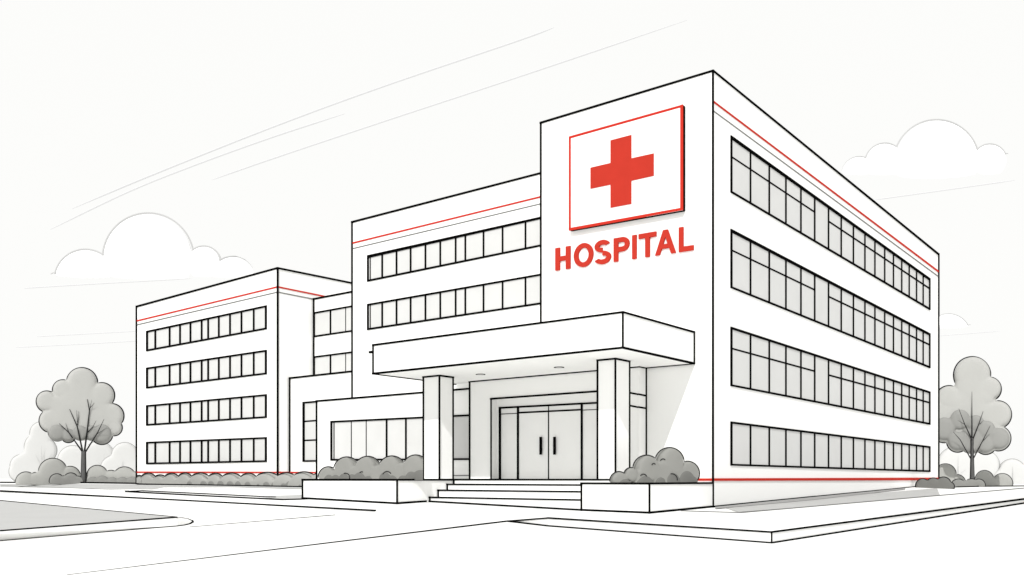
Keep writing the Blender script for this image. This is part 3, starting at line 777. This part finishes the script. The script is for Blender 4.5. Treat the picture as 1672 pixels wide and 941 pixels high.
tree('pale_tree', 'pale background tree behind the right tree trunk', [(300, 750, 110), (480, 755, 93), (400, 800, 100)], [], [], 96.0, 793,
     (316, 322, 880, 317, 321, 760), [(1.0, [(319, 800), (319, 690)]), (.8, [(320, 810), (366, 780)])], .9, (1480, 560), 3.766, 'pale', 'pale', 'paleline', 'paleline', group=PG, edge=False)
tree('pale_tree', 'pale background tree cut by the right edge of the view', [(650, 800, 86), (740, 840, 90), (600, 840, 70)], [], [], 94.0, 793,
     (650, 656, 880, 651, 655, 800), [(1.0, [(653, 830), (653, 760)])], .9, (1480, 560), 3.766, 'pale', 'pale', 'paleline', 'paleline', group=PG, edge=False)

# ------------------------------------------------------------------ clouds and streaks
def circ3(a, b, c):
    ax, ay = a; bx, by = b; cx, cy = c
    d = 2 * (ax * (by - cy) + bx * (cy - ay) + cx * (ay - by))
    x = ((ax * ax + ay * ay) * (by - cy) + (bx * bx + by * by) * (cy - ay) + (cx * cx + cy * cy) * (ay - by)) / d
    y = ((ax * ax + ay * ay) * (cx - bx) + (bx * bx + by * by) * (ax - cx) + (cx * cx + cy * cy) * (bx - ax)) / d
    return x, y, math.hypot(ax - x, ay - y)
def cloud(label, arcs, ends, off, s, Y, lw, fade):
    T = lambda p: (off[0] + p[0] / s, off[1] + p[1] / s)
    arcs = [[T(p) for p in a] for a in arcs]
    cs = [circ3(*a) for a in arcs]; by = max(p[1] for a in arcs for p in a) + 3
    cx = sum(c[0] for c in cs) / len(cs)
    t = thing('cloud', label, 'cloud', at(cx, by, Y), 'cumulus clouds with thin grey rims')
    bm = bmesh.new(); puffs(bm, [(x_, y_, r_ * .965) for x_, y_, r_ in cs], lambda x: Y, .4, lambda x: by, sub=4, drop=0); obj('cloud_body', bm, 'cloud', t, True)
    bm = bmesh.new()
    for k, (a, c) in enumerate(zip(arcs, cs)):
        a0 = math.atan2(a[0][1] - c[1], a[0][0] - c[0]); a1 = math.atan2(a[2][1] - c[1], a[2][0] - c[0])
        if a0 > 0.5: a0 -= 2 * math.pi
        if a1 < a0: a1 += 2 * math.pi
        c = (c[0], c[1], c[2] + lw * .5); n = 40; pts = [at(c[0] + c[2] * math.cos(a0 + (a1 - a0) * i / n), c[1] + c[2] * math.sin(a0 + (a1 - a0) * i / n), Y - .2) for i in range(n + 1)]
        lw_ = lw * 1.5; f0, f1 = fade[k], fade[k + 1]
        tube(bm, pts, [pw(lw_ * (f0 + (f1 - f0) * i / n), p) / 2 for i, p in enumerate(pts)], 6)
    for e in ends:
        pts = [at(*T(p), Y - .2) for p in e]; tube(bm, pts, [pw(lw * .9, p) / 2 for p in pts])
    obj('rim', bm, 'cloudline', t)
    return t
cloud('biggest white cloud outline at the left above the far left block', [[(180, 850), (275, 772), (335, 790)], [(335, 790), (485, 654), (626, 775)], [(626, 775), (662, 761.5), (716, 807)], [(716, 807), (755, 795), (820, 832)]],
      [[(165, 851), (173, 847), (180, 850)]], (0, 20), 1.9905, 700, 1.5, (1, 1, 1, 1, .2))
cloud('white cloud outline at the upper right beyond the tower roof', [[(165, 560), (290, 453), (348, 463)], [(348, 463), (495, 350), (585, 382)], [(585, 382), (880, 170), (1202, 402)], [(1202, 402), (1300, 357), (1415, 432)]],
      [[(1415, 432), (1428, 427), (1440, 427)]], (1340, 160), 4.705, 700, 1.4, (.1, .8, 1, 1, 1))
cloud('small faint cloud outline half hidden by the tower end wall, above the right tree', [[(250, 380), (470, 308), (755, 485)]], [[(755, 485), (775, 474), (800, 472)]], (1500, 480), 9.413, 650, .9, (.8, .9))
def streak(label, pts, lw, f0=.35, f1=.35, Y=640):
    # smooth curve through the points
    P = []
    n = len(pts)
    for i in range(n - 1):
        p0, p1, p2, p3 = pts[max(i - 1, 0)], pts[i], pts[i + 1], pts[min(i + 2, n - 1)]
        for k in range(12):
            t = k / 12
            P.append(tuple(.5 * (2 * p1[j] + (p2[j] - p0[j]) * t + (2 * p0[j] - 5 * p1[j] + 4 * p2[j] - p3[j]) * t * t + (3 * p1[j] - p0[j] - 3 * p2[j] + p3[j]) * t ** 3) for j in (0, 1)))
    P.append(pts[-1]); m_ = len(P) - 1
    bm = bmesh.new(); Q = [at(x, y, Y) for x, y in P]
    tube(bm, Q, [pw(lw * 1.55 * min(1, f0 + i / m_ * 5, f1 + (m_ - i) / m_ * 5), q_) / 2 for i, q_ in enumerate(Q)])
    return tag(obj('vapour_streak', bm, 'streak'), label, 'streak', 'thin grey streaks across the sky')
streak('topmost long thin grey streak sweeping up over the middle wing', [(118, 341), (241, 289), (447, 207), (628, 140.6), (840, 68.7), (905, 45)], 1.5)
streak('lower left thin grey streak just under the topmost one', [(82, 375), (208.5, 314), (321.5, 268.7), (447, 223.5), (563, 185.8)], 1.4)
streak('long thin grey streak passing closest over the tower roof', [(346, 294), (447, 258.6), (628, 198), (840, 128), (1122, 33)], 1.4)
streak('short flat grey streak directly under the left cloud', [(40, 470.8), (160, 463.5), (312, 455)], 1.1, .7)
streak('upper of two faint flat streaks left of the far left block', [(60, 549.8), (140, 545.5), (226, 540.8)], .9, .5, .9)
streak('lower of two faint flat streaks left of the far left block', [(25, 567.5), (120, 562.8), (226, 556.8)], .9, .5, .9)
streak('rising grey streak under the upper right cloud', [(1424, 327), (1530, 312.5), (1657, 294.5)], 1.1)
streak('faint flat streak above the right tree beside the tower end', [(1520, 549.5), (1580, 545), (1632, 541)], .8, .8)

# ------------------------------------------------------------------ light, sky, camera
L = (U * .38 + V * 1.0 + Z * -.9).normalized()
sun = bpy.data.lights.new('sun', 'SUN'); sun.energy = 3.2; sun.angle = math.radians(.5); sun.color = (1, .99, .975)
so = bpy.data.objects.new('sun', sun); COL.objects.link(so); so.rotation_euler = L.to_track_quat('-Z', 'Y').to_euler(); so.location = (0, 0, 60)
w = bpy.data.worlds.new('World'); sc.world = w; w.use_nodes = True
nt = w.node_tree; bg = nt.nodes['Background']
sky = nt.nodes.new('ShaderNodeTexSky'); sky.sky_type = 'NISHITA'; sky.sun_disc = False
sky.sun_elevation = math.asin(-L.z); sky.sun_rotation = math.atan2(-L.x, -L.y)
sky.air_density = 1.0; sky.dust_density = 3.0; sky.ozone_density = 1.0
hs = nt.nodes.new('ShaderNodeHueSaturation'); hs.inputs['Saturation'].default_value = .06
mxs = nt.nodes.new('ShaderNodeMix'); mxs.data_type = 'RGBA'      # bright even overcast over the clear sky
mxs.inputs[0].default_value = .97; mxs.inputs[7].default_value = (8.17, 8.17, 8.03, 1)
nt.links.new(sky.outputs['Color'], hs.inputs['Color']); nt.links.new(hs.outputs['Color'], mxs.inputs[6]); nt.links.new(mxs.outputs[2], bg.inputs['Color'])
bg.inputs['Strength'].default_value = .15
cam = bpy.data.cameras.new('camera'); co = bpy.data.objects.new('camera', cam); COL.objects.link(co)
co.location = EYE; co.rotation_euler = (math.radians(90), 0, 0)
cam.sensor_width = 36; cam.lens = 36 * F / 1672; cam.shift_y = (HY - 470.5) / 1672; cam.clip_end = 9000; cam.clip_start = .05
sc.camera = co
sc.view_settings.view_transform = 'Standard'; sc.view_settings.look = 'None'; sc.view_settings.gamma = 1
sc.view_settings.exposure = -.3
sc.cycles.max_bounces = 8; sc.cycles.diffuse_bounces = 5
